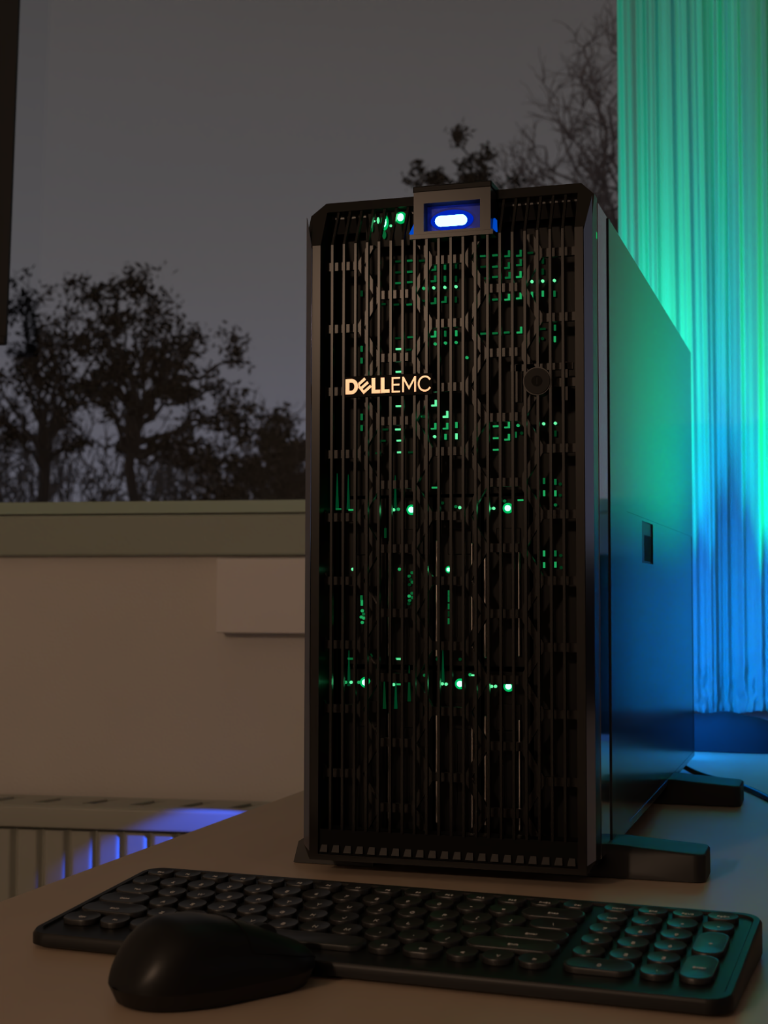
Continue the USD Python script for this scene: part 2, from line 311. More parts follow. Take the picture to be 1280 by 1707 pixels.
# honeycomb lattice behind the slats
HS = 0.0253; HP = 1.5 * HS; HV = math.sqrt(3) * HS
edges = []
for i in range(-1, 6):
    cx = -0.0755 - 0.0 + i * HP
    off = 0.0 if i % 2 == 0 else HV / 2
    for j in range(-1, 13):
        z = 0.4178 - j * HV - off
        p, q = (cx - HS / 2, z), (cx + HS / 2, z)
        edges.append((p, q, 0.0058))
        edges.append((q, (q[0] + HS / 2, z + HV / 2), 0.0050)); edges.append((q, (q[0] + HS / 2, z - HV / 2), 0.0050))
        if i == -1 or True:
            pass
lat = Manifold.batch_boolean([bar2(p, q, w, 0.0105, 0.0145) for p, q, w in edges], __import__('manifold3d').OpType.Add)
lat = lat ^ box(OP[0], OP[1], 0, 0.03, 0.031, 0.431)
put('honeycomb_lattice', lat, M_LATT, sv)
# chassis with an open front bay
chas = rbox(-0.0998, 0.0998, BD, 0.666, 0.0151, 0.4546, 0.002) - box(-0.092, 0.092, 0.0, 0.062, 0.024, 0.4475)
put('chassis', chas, M_CHASSIS, sv, smooth=30)
put('upper_shade_strip', box(OP[0], OP[1], 0.0236, 0.0244, 0.4440, 0.4570), M_CAVITY, sv)  # black strip put in to keep the lit chassis edge dark
put('bay_lining', box(-0.0918, 0.0918, 0.0600, 0.0618, 0.0242, 0.4473), M_CAVITY, sv)
put('front_plate', box(-0.0918, 0.0918, 0.0372, 0.0390, 0.0245, 0.4470) - box(-0.087, 0.053, 0.0, 0.1, 0.0262, 0.2590), M_PLATE, sv)
# right side: narrow flange, then the removable panel with a shallow recess
put('chassis_flange', box(0.0998, 0.1003, 0.0250, 0.0660, 0.0165, 0.4530), M_FLANGE, sv, label='smooth narrow strip of the case beside the front')
sp = put('side_panel', rbox(0.0998, 0.1012, 0.0672, 0.664, 0.0165, 0.4530, 0.0006) - box(0.1009, 0.2, 0.150, 0.655, 0.022, 0.2515) - box(0.09, 0.2, 0.239, 0.3125, 0.2150, 0.2490), M_SIDE, sv)
put('latch_pocket', box(0.0920, 0.0926, 0.237, 0.315, 0.212, 0.252), M_CAVITY, sp)
put('latch_lever', rbox(0.0930, 0.1000, 0.262, 0.311, 0.2165, 0.2390, 0.001), M_CAVITY, sp)
put('left_side_panel', box(-0.1008, -0.0998, 0.0672, 0.664, 0.0165, 0.4530), M_SIDE, sv)
put('top_edge_trim', box(-0.094, 0.094, 0.0235, 0.030, 0.4546, 0.4600), M_CHASSIS, sv)
# badge and lettering
put('badge_plate', rbox(-0.0700, -0.0078, -0.0005, 0.0009, 0.3240, 0.3385, 0.0003), M_CAVITY, sv)
def letters():
    g = []; H = 10.6
    # D, tilted E, L, L in heavy strokes; E, M, C in light strokes (millimetres)
    d_out = unary_union([sbox(0, 0, 4.2, H), affinity.scale(Point(4.2, H / 2).buffer(1, 32), 5.0, H / 2)]).intersection(sbox(0, 0, 20, H))
    d_in = unary_union([sbox(2.8, 2.5, 4.2, H - 2.5), affinity.scale(Point(4.2, H / 2).buffer(1, 32), 2.3, H / 2 - 2.5)]).intersection(sbox(2.8, 0, 20, H))
    g.append(d_out.difference(d_in))
    e = unary_union([sbox(0, 0, 1.7, 8.6)] + [sbox(0, z, 7.6, z + 1.95) for z in (0, 3.32, 6.65)])
    e = affinity.rotate(e, 39, origin=(3.5, 4.3)); e = affinity.translate(e, 13.2 - 3.5, H / 2 - 4.3)
    g.append(e.difference(d_out.buffer(0.35)))
    for x in (18.9, 25.6):
        g.append(unary_union([sbox(x, 0, x + 2.7, H), sbox(x, 0, x + 6.3, 2.4)]))
    t = 1.25; x = 33.4
    g.append(unary_union([sbox(x, 0, x + t, H)] + [sbox(x, z, x + w, z + t) for z, w in ((0, 6.1), (H / 2 - t / 2, 5.6), (H - t, 6.1))]))
    x = 40.9
    g.append(LineString([(x + t / 2, 0), (x + t / 2, H - 0.3), (x + 4.9, 2.6), (x + 9.2, H - 0.3), (x + 9.2, 0)]).buffer(t / 2, cap_style=2, join_style=2, mitre_limit=1.6).intersection(sbox(0, 0, 99, H)))
    c = affinity.scale(Point(57.0, H / 2).buffer(1, 48), 5.0, H / 2 + 0.15).difference(affinity.scale(Point(57.0, H / 2).buffer(1, 48), 5.0 - t, H / 2 + 0.15 - t))
    g.append(c.difference(Polygon([(57.2, H / 2), (66, H / 2 + 6.4), (66, H / 2 - 6.4)])))
    return g
k = 0.001 * (0.0084 - 0.0694) / -0.0615 / 1.0
lets = letters(); W = max(p.bounds[2] for p in lets); kx = 0.0606 / W
for p in lets:
    p = affinity.translate(affinity.scale(p, kx, 0.001, origin=(0, 0)), -0.0693, 0.3260)
    put('letter', ext_y(from_shapely(p), -0.0016, -0.0005), M_LOGO, sv)
# round lock
put('key_lock', cyl_y(0.0634, 0.3301, 0.0086, -0.0006, 0.012, 40), M_PLATE, sv)
lk = put('lock_ring', cyl_y(0.0634, 0.3301, 0.0094, 0.0002, 0.0110, 40) - cyl_y(0.0634, 0.3301, 0.0087, -0.01, 0.02, 40), M_LATT, sv)
put('lock_core', (cyl_y(0.0634, 0.3301, 0.0036, -0.0009, 0.0, 24) - box(0.0630, 0.0638, -0.01, 0.01, 0.3278, 0.3324)), M_CAVITY, lk)
lbars = [bar2((0.0634 - 0.020, 0.341), (0.0634 + 0.022, 0.341), 0.0045, 0.0105, 0.0143)] + [bar2((x, 0.318), (x, 0.3435), 0.0042, 0.0105, 0.0143) for x in (0.0634 - 0.0145, 0.0634 + 0.0165)]
put('lock_bracket', cat(lbars), M_LATT, sv)
# blue status light in its housing at the top centre
hs = put('status_housing', (box(-0.0211, 0.0325, -0.0006, 0.0235, 0.4335, 0.4655) - box(-0.0140, 0.0252, -0.01, 0.0100, 0.4352, 0.4545)), M_HOUSE, sv)
put('housing_cap', rbox(-0.0218, 0.0332, -0.0008, 0.026, 0.4622, 0.4668, 0.0008), M_PLATE, hs)
put('recess_back', box(-0.0140, 0.0252, 0.0090, 0.0100, 0.4352, 0.4545), M_BLUE_SPILL, hs)  # recess coloured blue for the spill of the status light
def pill(x0, x1, z0, z1, y0, y1):
    r = (z1 - z0) / 2
    return Manifold.batch_hull([cyl_y(x0 + r, z0 + r, r, y0, y1, 20), cyl_y(x1 - r, z0 + r, r, y0, y1, 20)])
put('status_glow', Manifold.cylinder(0.0006, 1, 1, 40).scale([0.0150, 0.0072, 1]).rotate([90, 0, 0]).translate([0.0034, 0.0090, 0.4440]), M_BLUE_GLOW, hs)  # glowing oval added to paint the blue haze behind the status bar
put('status_light', pill(-0.0080, 0.0142, 0.4400, 0.4470, 0.0062, 0.0090), M_BLUE_CORE, hs, label='glowing blue status bar')
put('housing_foot', box(-0.0240, 0.0340, -0.0004, 0.0110, 0.4305, 0.4338), M_HOUSE, hs)
for sx, x in ((-1, -0.0225), (1, 0.0335)):
    put('light_guide', Manifold.hull_points(np.array([(x - 0.0009 + sx * 0.0012, 0.000, 0.4345), (x + 0.0009 + sx * 0.0012, 0.000, 0.4345), (x - 0.0006, 0.006, 0.4425), (x + 0.0006, 0.006, 0.4425),
                                                      (x - 0.0009, 0.012, 0.4345), (x + 0.0009, 0.012, 0.4345), (x - 0.0006, 0.012, 0.4425), (x + 0.0006, 0.012, 0.4425)])), glow(f'guide_blue_{"ab"[sx > 0]}', (0.0, 0.12, 1.0), 0.5), hs)
# drive carriers
def carrier(x0, z0, z1):
    d = put('drive_carrier', rbox(x0, x0 + 0.0325, 0.0362, 0.059, z0, z1, 0.0006), M_CARRIER, sv)
    put('carrier_handle', Manifold.batch_hull([Manifold.sphere(0.0011, 14).translate([x0 + 0.0014, 0.0345, z]) for z in (z0 + 0.007, z1 - 0.031)] + [box(x0 + 0.0006, x0 + 0.0022, 0.0350, 0.0362, z0 + 0.006, z1 - 0.030)]), M_HANDLE, d, smooth=40)
    put('carrier_latch', rbox(x0 + 0.009, x0 + 0.026, 0.0350, 0.0362, z1 - 0.040, z1 - 0.022, 0.0005), M_PLATE, d)
    put('carrier_vent', cat([box(x0 + 0.010 + 0.004 * i, x0 + 0.0115 + 0.004 * i, 0.0357, 0.0362, z0 + 0.02, z1 - 0.05) for i in range(5)]), M_PLATE, d)
    return d
for x0 in (-0.0838, -0.0500, -0.0157, 0.0186):
    carrier(x0, 0.1400, 0.2570); carrier(x0, 0.0265, 0.1370)
for x in (0.0100, 0.0428):
    for z0, z1 in ((0.148, 0.224), (0.031, 0.104)): put('bay_rail', Manifold.batch_hull([Manifold.sphere(0.0009, 14).translate([x + 0.0009, 0.0340, z]) for z in (z0, z1)] + [box(x, x + 0.0018, 0.036, 0.0372, z0, z1)]), M_HANDLE, sv, smooth=40)
# indicator lights and lit vent slots: (x, z) in millimetres by kind
LIT = {
    'h0': "-42.9,424.5 -25.4,423.9 -42.9,416.7 -54.1,394.7 -44.1,393.8 -42.9,369.8 -35.1,361.3 52.1,424.2 18.9,416.7 21.7,408.5 -24.5,395.3 60.6,371.0 -52.1,305.4 -53.9,297.4 -57.4,288.8 -33.3,288.7",
    'h1': "-34.3,424.5 -34.3,416.5 -42.9,409.0 -34.3,409.2 -34.6,393.3 -33.9,370.0 18.6,424.2 27.2,424.2 27.2,416.2 27.2,409.0 27.2,393.2 18.8,369.8 27.1,369.7 35.4,369.8 -23.9,313.6 -86.7,249.7 -77.4,144.3 -77.2,143.9",
    'h3': "-42.5,362.0 -42.5,345.9 -42.4,321.6 -42.8,305.1 -41.7,297.2 -41.3,288.9 -41.5,144.4 11.9,134.2",
    'L1': "35.9,424.6 44.1,424.4 35.8,416.4 44.1,417.9 36.2,409.6 -16.9,418.5 -16.9,410.4 -16.9,394.8 -9.4,395.3",
    'L2': "44.0,409.6 35.8,394.3 44.0,394.7 44.3,371.0 -16.9,371.3 -16.8,306.5 -8.2,306.3 35.5,305.7 35.5,297.3",
    'v1': "-8.6,418.5 -8.6,409.9 -8.4,371.2 68.8,394.8 69.0,371.4 -69.8,363.5 -69.8,355.1 -69.6,315.1 39.0,454.6 -69.6,314.6 -69.6,307.0 41.5,298.8 61.1,266.6 68.8,265.9 68.6,217.3 -69.4,186.7 -5.8,190.3 -5.8,186.1 -5.8,181.1 -5.9,171.0",
    'v0': "-0.6,418.8 -0.6,409.4 -0.7,394.8 60.8,418.2 60.7,410.6 -69.9,403.2 69.0,298.8 -51.9,233.8 -51.9,230.8 -5.8,176.0 -62.5,145.8",
    'd2': "-24.0,404.1 -15.6,364.3 -8.2,364.6 -0.5,364.6 7.2,353.6 43.2,305.1 -42.3,248.9 23.4,248.5 -41.5,206.9 -34.4,188.2 -68.7,177.8 -69.4,173.4 -67.6,172.7 -68.7,169.6 -80.9,127.5 -71.1,127.7 9.2,134.5",
    'd3': "-16.7,404.0 -8.6,403.8 -0.6,403.9 53.2,404.1 60.7,404.0 68.8,403.9 -16.0,299.2 61.0,305.7 69.0,305.8 -45.7,248.6 2.0,249.4 26.0,248.5 -75.8,207.0 -76.8,127.6 -45.5,126.6 -10.5,127.9 -7.8,127.7 24.3,126.8 27.0,126.9",
    'v2': "-0.5,371.1 53.2,395.0 60.7,395.3 68.9,363.5 -0.4,306.9 -8.2,298.9 61.1,258.3 68.8,258.1 60.9,217.3 60.9,209.4 68.6,209.7 -69.1,183.3",
    'd0': "60.4,364.3 -23.9,313.5 45.7,299.8 -10.4,252.8 72.2,264.3 72.1,256.7 72.3,215.9 72.6,207.7 -33.2,199.6 -34.1,196.2 -34.6,182.9 -62.2,146.2 -14.1,144.7 2.1,144.9",
    'L3': "-16.5,322.7 -8.2,314.7 -8.2,314.3",
    'v3': "-0.4,299.0",
    'h2': "27.5,305.1 27.5,296.9 27.5,288.9 -77.2,249.0 -16.1,263.6 44.7,253.9 -42.0,144.8 -41.5,126.9",
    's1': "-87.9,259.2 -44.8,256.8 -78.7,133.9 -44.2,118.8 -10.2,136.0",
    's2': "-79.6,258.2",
    'B': "-32.7,248.4 35.9,248.5 -66.5,127.8 2.1,128.1 36.1,127.1",
    'd1': "-0.8,250.1 33.7,253.4 68.8,250.2 -34.4,202.1 -32.3,204.5 -32.0,197.9 -32.3,190.2 -32.0,187.2 -34.1,185.2 -67.6,175.5 -23.2,133.5",
    'M': "-5.8,206.6",
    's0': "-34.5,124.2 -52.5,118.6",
}

def led_dash(kind, x, z, y):
    if kind == 'h': return box(x - 0.0019, x + 0.0019, y - 0.0008, y + 0.0006, z - 0.0006, z + 0.0006)
    if kind == 'v': return box(x - 0.0007, x + 0.0007, y - 0.0008, y + 0.0006, z - 0.0020, z + 0.0020)
    if kind == 'L': return box(x - 0.0019, x + 0.0019, y - 0.0008, y + 0.0006, z - 0.0022, z - 0.0011) + box(x + 0.0006, x + 0.0019, y - 0.0008, y + 0.0006, z - 0.0011, z + 0.0022)
    if kind == 'd': return cyl_y(x, z, 0.0011, y - 0.0009, y + 0.0004, 10)
for key, txt in LIT.items():
    for pair in txt.split():
        x, z = (float(t) / 1000 for t in pair.split(',')); y = 0.0352
        if key in 'BM':
            r = 0.0021 if key == 'B' else 0.0014
            l = put('indicator_light', cyl_y(x, z, r * 1.75, y - 0.0004, y + 0.0006, 20), M_LED['halo'], sv, label='bright round green indicator light')  # outer disc glows to paint the halo around the core
            put('light_core', cyl_y(x, z, r, y - 0.0012, y - 0.0003, 16), M_LED['B'], l)
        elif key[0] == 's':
            put('reflection_streak', Manifold.hull_points(np.array([(x - 0.0011, y, z - 0.009), (x + 0.0011, y, z - 0.009), (x - 0.0002, y, z + 0.016), (x + 0.0002, y, z + 0.016), (x - 0.0011, y + 0.001, z - 0.009), (x + 0.0011, y + 0.001, z - 0.009), (x, y + 0.001, z + 0.016)])), M_LED['0' if key[1] == '0' else 's'], sv)  # dim glowing tapers painted in as LED reflections on the glossy handles
        elif key[0] == 'd': put('small_light', led_dash('d', x, z, y), M_LED[key[1]], sv)
        else: put('lit_slot', led_dash(key[0], x, z, y), M_LED[key[1]], sv)
# control lights high on the left of the front
for x, z, rx, rz, lv in ((-0.0481, 0.4490, 0.0017, 0.0036, 'B'), (-0.0362, 0.4515, 0.0024, 0.0028, 'B'), (-0.0525, 0.4505, 0.0010, 0.0024, '3'), (-0.0563, 0.4502, 0.0020, 0.0008, '3'), (-0.0432, 0.4460, 0.0010, 0.0010, '3'), (-0.0570, 0.4455, 0.0008, 0.0030, '1'), (-0.0480, 0.4400, 0.0014, 0.0030, '1')):
    y = 0.0186
    m = Manifold.sphere(1, 16).scale([rx, 0.0012, rz]).translate([x, y, z])
    c = put('control_light', m, M_LED[lv], sv, smooth=True)
    if lv == 'B': put('light_halo', Manifold.sphere(1, 16).scale([rx * 1.7, 0.0008, rz * 1.55]).translate([x, y + 0.0014, z]), M_LED['halo'], c, smooth=True)  # second glowing disc, painted halo of the brighter control lights
put('control_board', box(-0.062, -0.030, 0.0205, 0.0225, 0.4320, 0.4560), M_PLATE, sv)
put('side_light', box(0.0998, 0.1002, 0.0200, 0.0225, 0.4275, 0.4318), M_LED['2'], sv)
# stabiliser feet
def foot(pts, name='stabiliser_foot', label=None):
    f = put(name, Manifold.hull_points(np.array(pts)), M_FOOT, sv, smooth=25, label=label); return f
foot([(-0.119, 0.034, 0.0005), (-0.119, 0.075, 0.0005), (-0.116, 0.036, 0.0150), (-0.116, 0.072, 0.0150), (-0.104, 0.036, 0.0225), (-0.104, 0.072, 0.0225), (-0.06, 0.034, 0.0005), (-0.06, 0.075, 0.0005), (-0.06, 0.036, 0.0150), (-0.06, 0.072, 0.0150)])
def right_foot(y0, y1):
    r = 0.008
    b = []
    for x, y in ((0.165 - r, y0 + r), (0.165 - r, y1 - r)):
        b += [Manifold.cylinder(0.0165, r, r, 20).translate([x, y, 0.0005]), Manifold.cylinder(0.002, r, r * 0.8, 20).translate([x, y, 0.0165])]
    b.append(box(0.06, 0.066, y0, y1, 0.0005, 0.0150)); b.append(box(0.094, 0.108, y0 + 0.003, y1 - 0.003, 0.0005, 0.0222))
    f = put('stabiliser_foot', Manifold.batch_hull(b), M_FOOT, sv, smooth=30)
right_foot(0.046, 0.094); right_foot(0.405, 0.462)
foot([(-0.119, 0.405, 0.0005), (-0.119, 0.462, 0.0005), (-0.116, 0.407, 0.0150), (-0.116, 0.460, 0.0150), (-0.06, 0.405, 0.0005), (-0.06, 0.462, 0.0005), (-0.06, 0.405, 0.0150), (-0.06, 0.462, 0.0150)])
put('base_rail', box(0.062, 0.096, 0.03, 0.64, 0.0105, 0.0152), M_FOOT, sv); put('base_rail', box(-0.096, -0.062, 0.03, 0.64, 0.0105, 0.0152), M_FOOT, sv)

# ------------------------------------------------------------------ keyboard
KW, KD, KF, KB = 0.372, 0.134, 0.0085, 0.0205
kb = thing('keyboard', 'black low keyboard with rounded keys and number pad in front of the tower', 'keyboard', (0.0215, -0.1870, 0), -3.6)
def rounded(w, d, r, n=6):
    p = []
    for cx, cy, a0 in ((w / 2 - r, d / 2 - r, 0), (-w / 2 + r, d / 2 - r, 90), (-w / 2 + r, -d / 2 + r, 180), (w / 2 - r, -d / 2 + r, 270)):
        for i in range(n + 1):
            a = math.radians(a0 + 90 * i / n); p.append((cx + r * math.cos(a), cy + r * math.sin(a)))
    return np.array(p)
def top_z(y): return KF + (KB - KF) * (y + KD / 2) / KD
def case_mesh():
    rings = []
    for inset, dz, flat in ((0.003, 0.0008, True), (0.0, 0.0022, True), (0.0, -0.0018, False), (0.0012, 0.0, False), (0.0042, 0.0, False), (0.005, -0.0012, False)):
        p = rounded(KW - 2 * inset, KD - 2 * inset, 0.012 - inset * 0.6)
        z = np.full(len(p), dz) if flat else np.array([top_z(y) for y in p[:, 1]]) + dz
        if flat: z = np.minimum(z, top_z(p[:, 1]))
        rings.append(np.c_[p, z])
    n = len(rings[0]); v = np.vstack(rings); f = []
    for a in range(len(rings) - 1):
        for i in range(n):
            j = (i + 1) % n; f += [(a * n + i, a * n + j, (a + 1) * n + j), (a * n + i, (a + 1) * n + j, (a + 1) * n + i)]
    v = np.vstack([v, [[0, 0, rings[0][0, 2]], [0, 0, top_z(0) - 0.0012]]]); b, t = len(v) - 2, len(v) - 1; o = (len(rings) - 1) * n
    f += [(b, (i + 1) % n, i) for i in range(n)] + [(t, o + i, o + (i + 1) % n) for i in range(n)]
    return v, np.array(f)
put('case', case_mesh(), M_KEYB, kb, smooth=35)
for x in (-0.15, 0.15): put('riser_foot', rbox(x - 0.02, x + 0.02, 0.045, 0.062, 0.0003, 0.013, 0.001), M_KEYB, kb)
for x in (-0.16, 0.16): put('rubber_pad', box(x - 0.012, x + 0.012, -0.058, -0.048, 0.0, 0.0012), M_KEYB, kb)
SL = (KB - KF) / KD
def key_mesh(w, d, cx, cy):
    r = min(0.0075, d * 0.48, w * 0.48)
    prof = ((0.0, -0.0010), (0.35, -0.0009), (0.7, -0.0005), (0.90, -0.0001), (0.96, 0.0), (1.0, -0.0005), (1.0, -0.0028))
    base = rounded(w, d, r, 6); n = len(base); v = [[0, 0, prof[0][1]]]; f = []
    for s, z in prof[1:]: v += [[x * s, y * s, z] for x, y in base]
    for i in range(n): f.append((0, 1 + i, 1 + (i + 1) % n))
    for a in range(len(prof) - 2):
        o = 1 + a * n
        for i in range(n):
            j = (i + 1) % n; f += [(o + i, o + n + j, o + j), (o + i, o + n + i, o + n + j)]
    v = np.array(v); f = np.array(f)
    v[:, 0] += cx; v[:, 1] += cy; v[:, 2] += KF + SL * (v[:, 1] + KD / 2) + 0.0019
    return v, f
_txt = {}
def legend(text, h, cx, cy):
    k = (text, h)
    if k not in _txt:
        m = meshkit.text_mesh(text, h, 0.00025); m.apply_translation([-m.bounds[:, 0].mean(), -m.bounds[:, 1].mean(), 0]); _txt[k] = m
    m = _txt[k].copy(); m.apply_translation([cx, cy, 0]); v = m.vertices.copy()
    v[:, 2] += KF + SL * (v[:, 1] + KD / 2) + 0.0012
    return trimesh.Trimesh(v, m.faces, process=False)
U = 0.01845; GX = 0.0024; rows = [
    (0.0520, 0.0125, ['Esc:1', 'F1', 'F2', 'F3', 'F4', 'F5', 'F6', 'F7', 'F8', 'F9', 'F10', 'F11', 'F12', 'PrtSc', 'Del', '|', 'Home', 'End', 'PgUp', 'PgDn']),
    (0.0345, 0.0160, ['`', '1', '2', '3', '4', '5', '6', '7', '8', '9', '0', '-', '=', 'Bksp:2', '|', 'Num', '/', '*', '-']),
    (0.0162, 0.0160, ['Tab:1.5', 'Q', 'W', 'E', 'R', 'T', 'Y', 'U', 'I', 'O', 'P', '[', ']', '\\:1.5', '|', '7', '8', '9', '+:1:2']),
    (-0.0021, 0.0160, ['Caps:1.75', 'A', 'S', 'D', 'F', 'G', 'H', 'J', 'K', 'L', ';', "'", 'Enter:2.25', '|', '4', '5', '6']),
    (-0.0204, 0.0160, ['Shift:2.25', 'Z', 'X', 'C', 'V', 'B', 'N', 'M', ',', '.', '/', 'Shift:2.75', '|', '1', '2', '3', 'Enter:1:2']),
    (-0.0387, 0.0160, ['Ctrl:1.25', 'Fn:1', 'Alt:1.25', 'Cmd:1.25', ':5', 'Alt:1', 'Ctrl:1.25', '<', 'v', '>', '|', '0:2', '.'])]
for cy, d, ks in rows:
    x = -KW / 2 + 0.0068
    for kdef in ks:
        if kdef == '|': x = -KW / 2 + 0.0068 + 15 * U + 0.0042; continue
        t = kdef.split(':'); txt = t[0]; w = float(t[1]) if len(t) > 1 and t[1] else 1.0; tall = len(t) > 2
        if kdef.startswith(':'): txt, w = '', 5.0
        uw = w * U; cc = cy - (0.00915 if tall else 0); dd = d + (0.0183 if tall else 0)
        ky = put('key', key_mesh(uw - GX, dd, x + uw / 2, cc), M_KEY, kb, smooth=50)
        if txt: put('legend', legend(txt, 0.0030 if len(txt) == 1 else 0.0019, x + uw / 2, cc), M_LEG, ky)
        x += uw

# ------------------------------------------------------------------ mouse
def mouse_parts():
    L, NU, NP = 0.104, 46, 40
    us = (1 - np.cos(np.linspace(0, np.pi, NU))) / 2
    us[0], us[-1] = 0.0008, 0.9992
    V = []
    for u in us:
        w = 0.0315 * (1 - abs(2 * u - 1) ** 2.5) ** (1 / 2.3) * (1 - 0.07 * math.exp(-((u - 0.62) / 0.16) ** 2))
        H = np.interp(u, [0, .12, .25, .4, .55, .7, .85, 1.0], [.0310, .0350, .0375, .0372, .0335, .0275, .0205, .0140])
        h = H * (1 - max(0, 1 - u / 0.30) ** 2.6) ** 0.55 if u < 0.30 else H * (1 - max(0, (u - 0.90) / 0.10) ** 2.5) ** 0.5 if u > 0.90 else H
        h = max(h - 0.008, 0.0005)
        row = []
        for t in np.linspace(0, np.pi, NP):
            c, s = math.cos(t), math.sin(t)
            row.append((u * L - L / 2, math.copysign(abs(c) ** 0.80, c) * w, 0.009 + abs(s) ** 0.85 * h))
        V.append(row)
    V = np.array(V)
    I, J = np.meshgrid(np.arange(NU - 1), np.arange(NP - 1), indexing='ij'); um = (us[:-1] + us[1:])[:, None] / 2 + 0 * J; tmid = (J + 0.5) / (NP - 1) * 180
    def faces(mask):
        i, j = I[mask], J[mask]; a = i * NP + j
        return np.vstack([np.c_[a, a + NP, a + NP + 1], np.c_[a, a + NP + 1, a + 1]])
    flat = V.reshape(-1, 3)
    lb = (um > 0.54) & (um < 0.985) & (tmid > 28) & (tmid < 86); rb = (um > 0.54) & (um < 0.985) & (tmid > 94) & (tmid < 152)
    shell = trimesh.Trimesh(flat, faces(~(lb | rb)), process=False)
    under = []      # skirt that narrows to the base
    ringL = np.vstack([V[:, 0], V[::-1, -1]]); n = len(ringL)
    low = ringL * [0.93, 0.88, 0] + [0, 0, 0.0012]
    vv = np.vstack([ringL, low, [[0, 0, 0.0012]]]); k = np.arange(n); k2 = (k + 1) % n
    ff = np.vstack([np.c_[k, k2, n + k2], np.c_[k, n + k2, n + k], np.c_[np.full(n, 2 * n), n + k, n + k2]])
    skirt = trimesh.Trimesh(vv, ff, process=False)
    out = []
    for m in (lb, rb):
        f = faces(m); t = trimesh.Trimesh(flat, f, process=False); t.remove_unreferenced_vertices()
        vn = t.vertex_normals; up_ = t.vertices + vn * 0.0004; lo = t.vertices - vn * 0.0006
        if vn[:, 2].mean() < 0: up_, lo = lo, up_
        b = np.asarray(trimesh.grouping.group_rows(t.edges_sorted, require_count=1)); e = t.edges[b]; nn = len(up_)
        f2 = np.vstack([t.faces, t.faces[:, ::-1] + nn, np.c_[e[:, 1], e[:, 0], e[:, 0] + nn], np.c_[e[:, 1], e[:, 0] + nn, e[:, 1] + nn]])
        out.append(trimesh.Trimesh(np.vstack([up_, lo]), f2, process=False))
    for m in [shell, skirt] + out: trimesh.repair.fix_normals(m)
    return shell, skirt, out
ms = thing('mouse', 'black rounded computer mouse in front of the keyboard', 'mouse', (-0.0365, -0.2895, 0), 53.0)
shell, skirt, btn = mouse_parts()
put('shell', shell, M_MOUSE, ms, smooth=True); put('base', skirt, M_MOUSE2, ms, smooth=40)
for b in btn: put('button', b, M_MOUSE, ms, smooth=30)
put('scroll_wheel', Manifold.cylinder(0.006, 0.0075, 0.0075, 28).rotate([90, 0, 0]).translate([0.026, 0.003, 0.0215]), M_MOUSE2, ms)
put('glide_pad', cat([box(x - 0.012, x + 0.012, -0.008, 0.008, 0.0, 0.0012) for x in (-0.03, 0.03)]), M_MOUSE2, ms)

# ------------------------------------------------------------------ light bar hidden behind the tower, aimed at the curtain
lb = thing('light_bar', 'upright two-colour light bar behind the tower aimed at the curtain', 'lamp', (0.045, 0.755, 0))
put('base', Manifold.cylinder(0.012, 0.036, 0.034, 40), M_LAMPCASE, lb, smooth=30)
put('housing', box(-0.020, 0.020, -0.012, 0.0, 0.012, 0.425) + box(-0.020, -0.017, -0.012, 0.030, 0.012, 0.40) + box(0.017, 0.020, -0.012, 0.012, 0.012, 0.43), M_LAMPCASE, lb)
LP = lb.GetPath()
rect_light(f'{LP}/green_light', (0, 0.016, 0.425), (0.06, 0.55, 1.0), 0.034, 0.03, GREEN, GREEN_POWER)
rect_light(f'{LP}/blue_light', (0, 0.003, 0.175), (0.75, 1, 0.1), 0.026, 0.30, BLUE, BLUE_POWER)
rect_light(f'{LP}/side_blue_light', (0.021, -0.004, 0.075), (1, 0.05, -0.25), 0.014, 0.09, (0.0, 0.20, 1.0), SIDE_BLUE)
rect_light(f'{LP}/side_green_light', (0.021, -0.004, 0.26), (1, -0.1, -0.3), 0.014, 0.09, (0.0, 1.0, 0.55), SIDE_GREEN)
sp_ = UsdLux.SphereLight.Define(stage, f'{LP}/spot_light'); sp_.CreateRadiusAttr(0.006); sp_.CreateIntensityAttr(SPOT_POWER); sp_.CreateColorAttr(Gf.Vec3f(0.02, 0.10, 1.0))
spos = np.array([-0.040, 0.02, 0.105]); aim = wall_pt(-0.615, 0.115, -0.130) - np.array([0.045, 0.755, 0]) - spos
sp_.AddTransformOp().Set(frame_matrix(spos, aim))
sh = UsdLux.ShapingAPI.Apply(sp_.GetPrim()); sh.CreateShapingConeAngleAttr(3.0); sh.CreateShapingConeSoftnessAttr(0.8)

